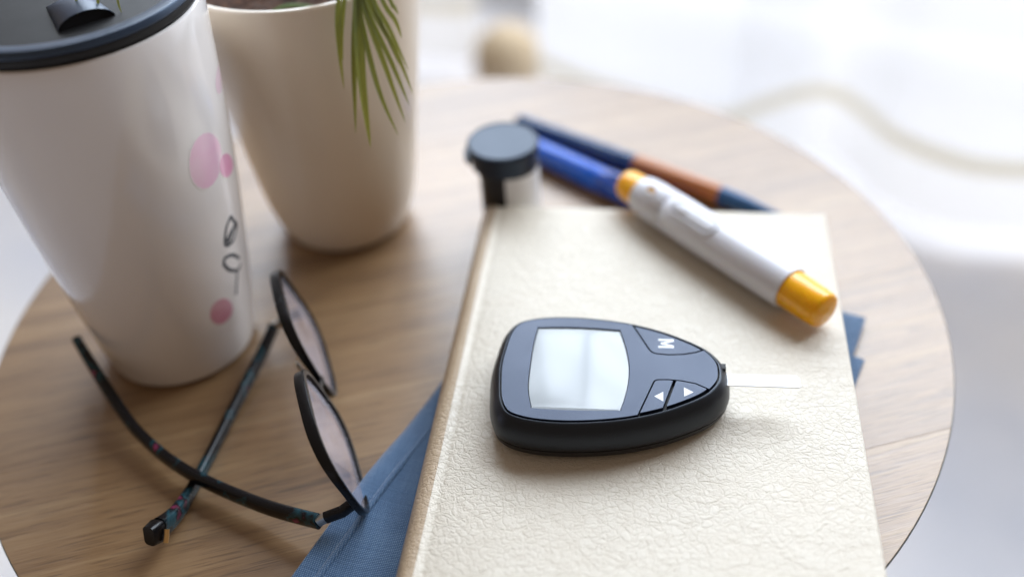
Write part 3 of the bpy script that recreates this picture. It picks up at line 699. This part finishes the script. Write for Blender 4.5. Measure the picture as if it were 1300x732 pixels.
# ------------------------------------------------------------------ palm: stem, arching fronds, each leaflet its own blade
PL = thing('palm_plant', 'small green palm with drooping fronds growing in the cream pot', 'plant', (0, 0, 0))
stm = smooth_prof([(PX + 2, PY + 3, 134), (PX + 4, PY + 5, 175), (PX + 3, PY + 2, 225), (PX, PY - 2, 280)], 5)
obj('stem', *sweep(stm, circ(3.2, 10), (0, 1, 0), [1.2 - .5 * i / len(stm) for i in range(len(stm))]), M['stem'], PL)
obj('root', *sweep(smooth_prof([(PX - 14, PY - 40, 136), (PX - 4, PY - 36, 141), (PX + 8, PY - 34, 139), (PX + 16, PY - 37, 135)], 5), circ(1.1, 8)), M['stem'], PL)
def blade(path, wmax, parent, face, base_w=.5, peak=.5):
    wmax *= .8
    """a folded, pointed leaflet along path: two halves meeting in a keel"""
    P = [Vector(p) for p in smooth_prof(path, 5)]; n = len(P); V, F, at = [], [], []; Fc = Vector(face).normalized()
    for i, p in enumerate(P):
        t = (P[min(i + 1, n - 1)] - P[max(i - 1, 0)]).normalized(); s = t.cross(Fc).normalized(); nn = s.cross(t)
        u = i / (n - 1); wd = wmax * ((base_w + (1 - base_w) * min(1, u / peak)) if u < peak else max(0, 1 - ((u - peak) / (1 - peak)) ** 1.7)) / 2
        for k, dz in ((-1, .25), (-.5, .10), (0, -.22), (.5, .10), (1, .25)): V.append(tuple(p + s * wd * k + nn * wd * dz)); at.append(u)
        if i:
            for k in range(4): a = (i - 1) * 5 + k; F.append((a, a + 1, a + 6, a + 5))
    o = obj('leaflet', V, F, M['leaf'], parent, auto=180)
    a = o.data.attributes.new('along', 'FLOAT', 'POINT')
    for i, q in enumerate(at): a.data[i].value = q
    return o
def frond(path, r=1.1):
    P = smooth_prof(path, 6); return obj('frond', *sweep(P, circ(r, 8), (0, 1, .01), [1 - .6 * i / (len(P) - 1) for i in range(len(P))]), M['stem'], PL), P
face = (0.1, -.8, .6)
top = (PX, PY - 2, 276)
fr1, _ = frond([top, (-82, 468, 285), (-66, 448, 268), (-56, 434, 205), (-54, 430, 168)])
for path, wd in (
    ([(-55.6, 431.9, 169.4), (-62.9, 417.3, 152.1), (-64.3, 405.6, 138.3), (-63.6, 392.8, 123.1)], 3.0),
    ([(-54.9, 431.8, 169.3), (-60.6, 417.2, 152.0), (-62.8, 408.8, 142.1), (-63.2, 400.3, 132.3)], 2.8),
    ([(-54.2, 429.6, 166.8), (-55.7, 416.9, 151.7), (-58.6, 399.6, 131.2), (-60.2, 380.5, 108.6)], 3.6),
    ([(-53.9, 428.6, 166.7), (-55.2, 414.8, 150.4), (-55.8, 395.5, 127.5), (-54.3, 375.8, 104.2)], 5.6),
    ([(-53.8, 427.5, 164.2), (-54.7, 414.7, 149.1), (-49.6, 393.4, 123.8), (-42.4, 379.4, 107.3)], 3.0),
    ([(-53.5, 427.5, 164.2), (-53.4, 416.8, 151.6), (-45.5, 397.9, 129.1), (-39.0, 382.6, 111.1)], 3.2),
    ([(-53.3, 428.5, 165.4), (-52.8, 416.8, 151.5), (-42.7, 398.8, 130.2), (-36.8, 387.2, 116.5)], 2.8),
    ([(-52.9, 429.6, 166.7), (-51.1, 416.7, 151.4), (-41.2, 402.8, 135.0), (-34.8, 390.1, 119.9)], 2.8),
    ([(-52.4, 430.6, 167.9), (-48.5, 416.6, 151.3), (-42.3, 407.5, 140.6), (-36.0, 396.5, 127.6)], 2.6),
    ([(-51.3, 431.6, 169.1), (-44.9, 416.4, 151.1), (-40.0, 410.4, 144.0), (-37.9, 405.6, 138.3)], 2.6),
    ([(-53.0, 430.2, 167.2), (-49.8, 417.4, 152.2), (-44.4, 407.2, 140.0), (-39.6, 398.2, 129.4)], 2.0),
    ([(-50.2, 432.6, 170.3), (-41.6, 416.2, 150.9), (-39.9, 414.0, 148.2), (-38.5, 412.0, 145.9)], 2.2)):
    blade(path, wd, fr1, face)
fr2, _ = frond([top, (-98, 466, 290), (-125, 430, 285), (-142, 395, 235), (-144, 384, 200)])
for path, wd in (([(-146, 386, 205), (-150.6, 381.1, 194.5), (-150.8, 369.9, 181.3), (-150.6, 364.6, 175.4)], 1.7),
                 ([(-144, 385, 202), (-143.7, 380.8, 194.1), (-142.9, 370.5, 182.0), (-142.5, 359.9, 170.2 + 4)], 2.2),
                 ([(-143, 385, 204), (-137.7, 380.5, 193.8), (-135.8, 369.2, 180.4), (-134.5, 365.8, 176.4)], 1.6)):
    blade(path, wd, fr2, face, .6, .35)
rp_ = random.Random(11)
for az in (30, 95, 150, 205):
    d = Vector((math.cos(math.radians(az)), math.sin(math.radians(az)), 0)); T = Vector(top)
    fo, P = frond([T, T + d * 40 + Vector((0, 0, 55)), T + d * 105 + Vector((0, 0, 75)), T + d * 165 + Vector((0, 0, 45))])
    for i in range(5, len(P) - 1, 2):
        for s in (-1, 1):
            sd = Vector((-d.y, d.x, 0)) * s; b0 = Vector(P[i]); ln_ = 60 * (1 - .35 * i / len(P)) * rp_.uniform(.85, 1.1)
            blade([b0, b0 + sd * ln_ * .4 + d * ln_ * .3 + Vector((0, 0, 4)), b0 + sd * ln_ * .7 + d * ln_ * .6 - Vector((0, 0, 6)), b0 + sd * ln_ * .8 + d * ln_ * .8 - Vector((0, 0, 22))], 5, fo, (0, 0, 1))

# ------------------------------------------------------------------ eyeglasses, resting upside down on brow and temples
GL = thing('eyeglasses', 'black framed eyeglasses with mottled temples lying open on the wood', 'eyeglasses', (0, 0, 0))
gs = Vector((.262, -.965, .006)).normalized(); gt = Vector((-.273, -.0589, .9602)); gt = (gt - gs * gt.dot(gs)).normalized(); gc = Vector((-84.8, 317.2, 28.6)); gn = gs.cross(gt)   # gs: along the front, gt: from brow to lens bottom
if gn.x > 0: gn = -gn                                                           # gn points to the wearer (temple side)
LA, LB, GAP = 28.6, 24.2, 34.2
def lens_loop(sg, k=1.0, n=44, off=0.0):
    o = []
    for i in range(n):
        a = 2 * math.pi * i / n; e = 3.3; ct, st2 = math.cos(a), math.sin(a)
        x = LA * k * math.copysign(abs(ct) ** (2 / e), ct); y = LB * k * math.copysign(abs(st2) ** (2 / e), st2)
        x *= 1 - .06 * (y / LB); wr = math.radians(0)                 # slight face wrap
        o.append(gc + gs * sg * (GAP + (x + LA) * math.cos(wr) - LA) + gn * ((x + LA) * math.sin(wr)) + gt * y + gn * off)
    return o
ends = {}
for sg in (-1, 1):
    lp = lens_loop(sg); V, F = [], []; n = len(lp); cc = gc + gs * sg * GAP + gn * LA * math.sin(math.radians(0))
    for i, p in enumerate(lp):
        rad = (p - cc).normalized(); dn = (p - cc).dot(gt) / LB
        th_ = 1.3 + .7 * max(0, dn); dp = 1.4 + .9 * max(0, dn)
        for a, b_ in ((-th_, -dp), (-th_, dp), (.9, dp), (.9, -dp)): V.append(tuple(p + rad * a + gn * b_))
    for i in range(n):
        j = (i + 1) % n
        for k in range(4): q = (k + 1) % 4; F.append((i * 4 + k, i * 4 + q, j * 4 + q, j * 4 + k))
    rim = obj('rim', V, F, M['frame'], GL, bev=.4, seg=2)
    lr = [[tuple(cc + (q - cc) * .97 * k - gn * 2.0 * (1 - k * k)) for q in lp] for k in (1, .75, .5, .25, .04)]    # one curved, coated sheet
    obj('lens', *loft(lr, False, True), M['lens'], rim, auto=180)
    # end piece with hinge at the outer brow corner
    e0 = cc + gn * 2.2 + gs * sg * (LA - 2.5) - gt * LB * .42; e1 = e0 + gs * sg * 1.0 + gn * 4; e2 = e1 + gn * 7 - gs * sg * 1.0; ends[sg] = tuple(e2 + gn * 3.0)
    obj('end_piece', *sweep([e0, e1, e2], rrect(3.4, 4.8, 1.1, 2), tuple(gt)), M['frame'], GL)
    obj('hinge', *sweep([e2 + gn * -1, e2 + gn * 3.5], rrect(2.6, 4.5, .8, 2), tuple(gt)), M['steel'], GL)
b0 = gc - gs * (GAP - LA) * 1.0 - gt * 6; b1 = gc + gs * (GAP - LA) - gt * 6
obj('bridge', *sweep(smooth_prof([tuple(b0 - gs * 2), tuple(gc - gt * 3.5 + gn * 1), tuple(b1 + gs * 2)], 6), rrect(3.2, 4, 1.2, 2), tuple(gt)), M['frame'], GL)
for sg in (-1, 1):
    pc = gc + gs * sg * (GAP - LA + 1.5) + gt * 4 + gn * 4
    obj('nose_pad', *sweep([pc - gt * 5, pc - gt * 2.5, pc + gt * 2.5, pc + gt * 5], circ(2.2, 10, .9), tuple(gn), [.5, 1, 1, .5]), M['steel'], GL)
def temple(path, widths):
    P = smooth_prof(path, 6); n = len(P); sc = []
    for i in range(n):
        u = i / (n - 1) * (len(widths) - 1); k = min(int(u), len(widths) - 2); sc.append(widths[k] + (widths[k + 1] - widths[k]) * (u - k))
    return obj('temple', *sweep(P, rrect(3.8, 6.2, 1.4, 3), (0, 0, 1), sc), M['acetate'], GL, bev=0)
temple([ends[1], (-106.9, 270.2, 9.5), (-139.3, 290.4, 8.8), (-163.7, 312.9, 9.0), (-181.6, 335.9, 13), (-200.8, 363.4, 22)], [1.1, 1.1, 1.05, 1.1, 1.3, 1.1])
t2 = temple([ends[-1], (-119.1, 357.9, 7.5), (-126.9, 332.4, 4.5), (-133.9, 305.2, 3.1), (-138.6, 285.7, 3.4), (-141.4, 270.8, 7), (-144.6, 261, 11)], [1.0, 1.05, 1.0, .95, 1.0, 1.2, 1.5])
obj('temple_tip', *sweep([(-144.0, 262.5, 10), (-145.4, 259.5, 11.5), (-147.3, 256, 13)], rrect(6.4, 9.5, 2, 3), (0, .3, 1), [.8, 1, .85]), M['frame'], t2)
obj('gold_plate', *sweep([(-141.0, 259.0, 12.8), (-141.2, 257.2, 11.0), (-141.8, 255.8, 8.8)], rrect(2.0, 1.2, .4, 2), (0, -.5, 1)), M['gold'], t2)
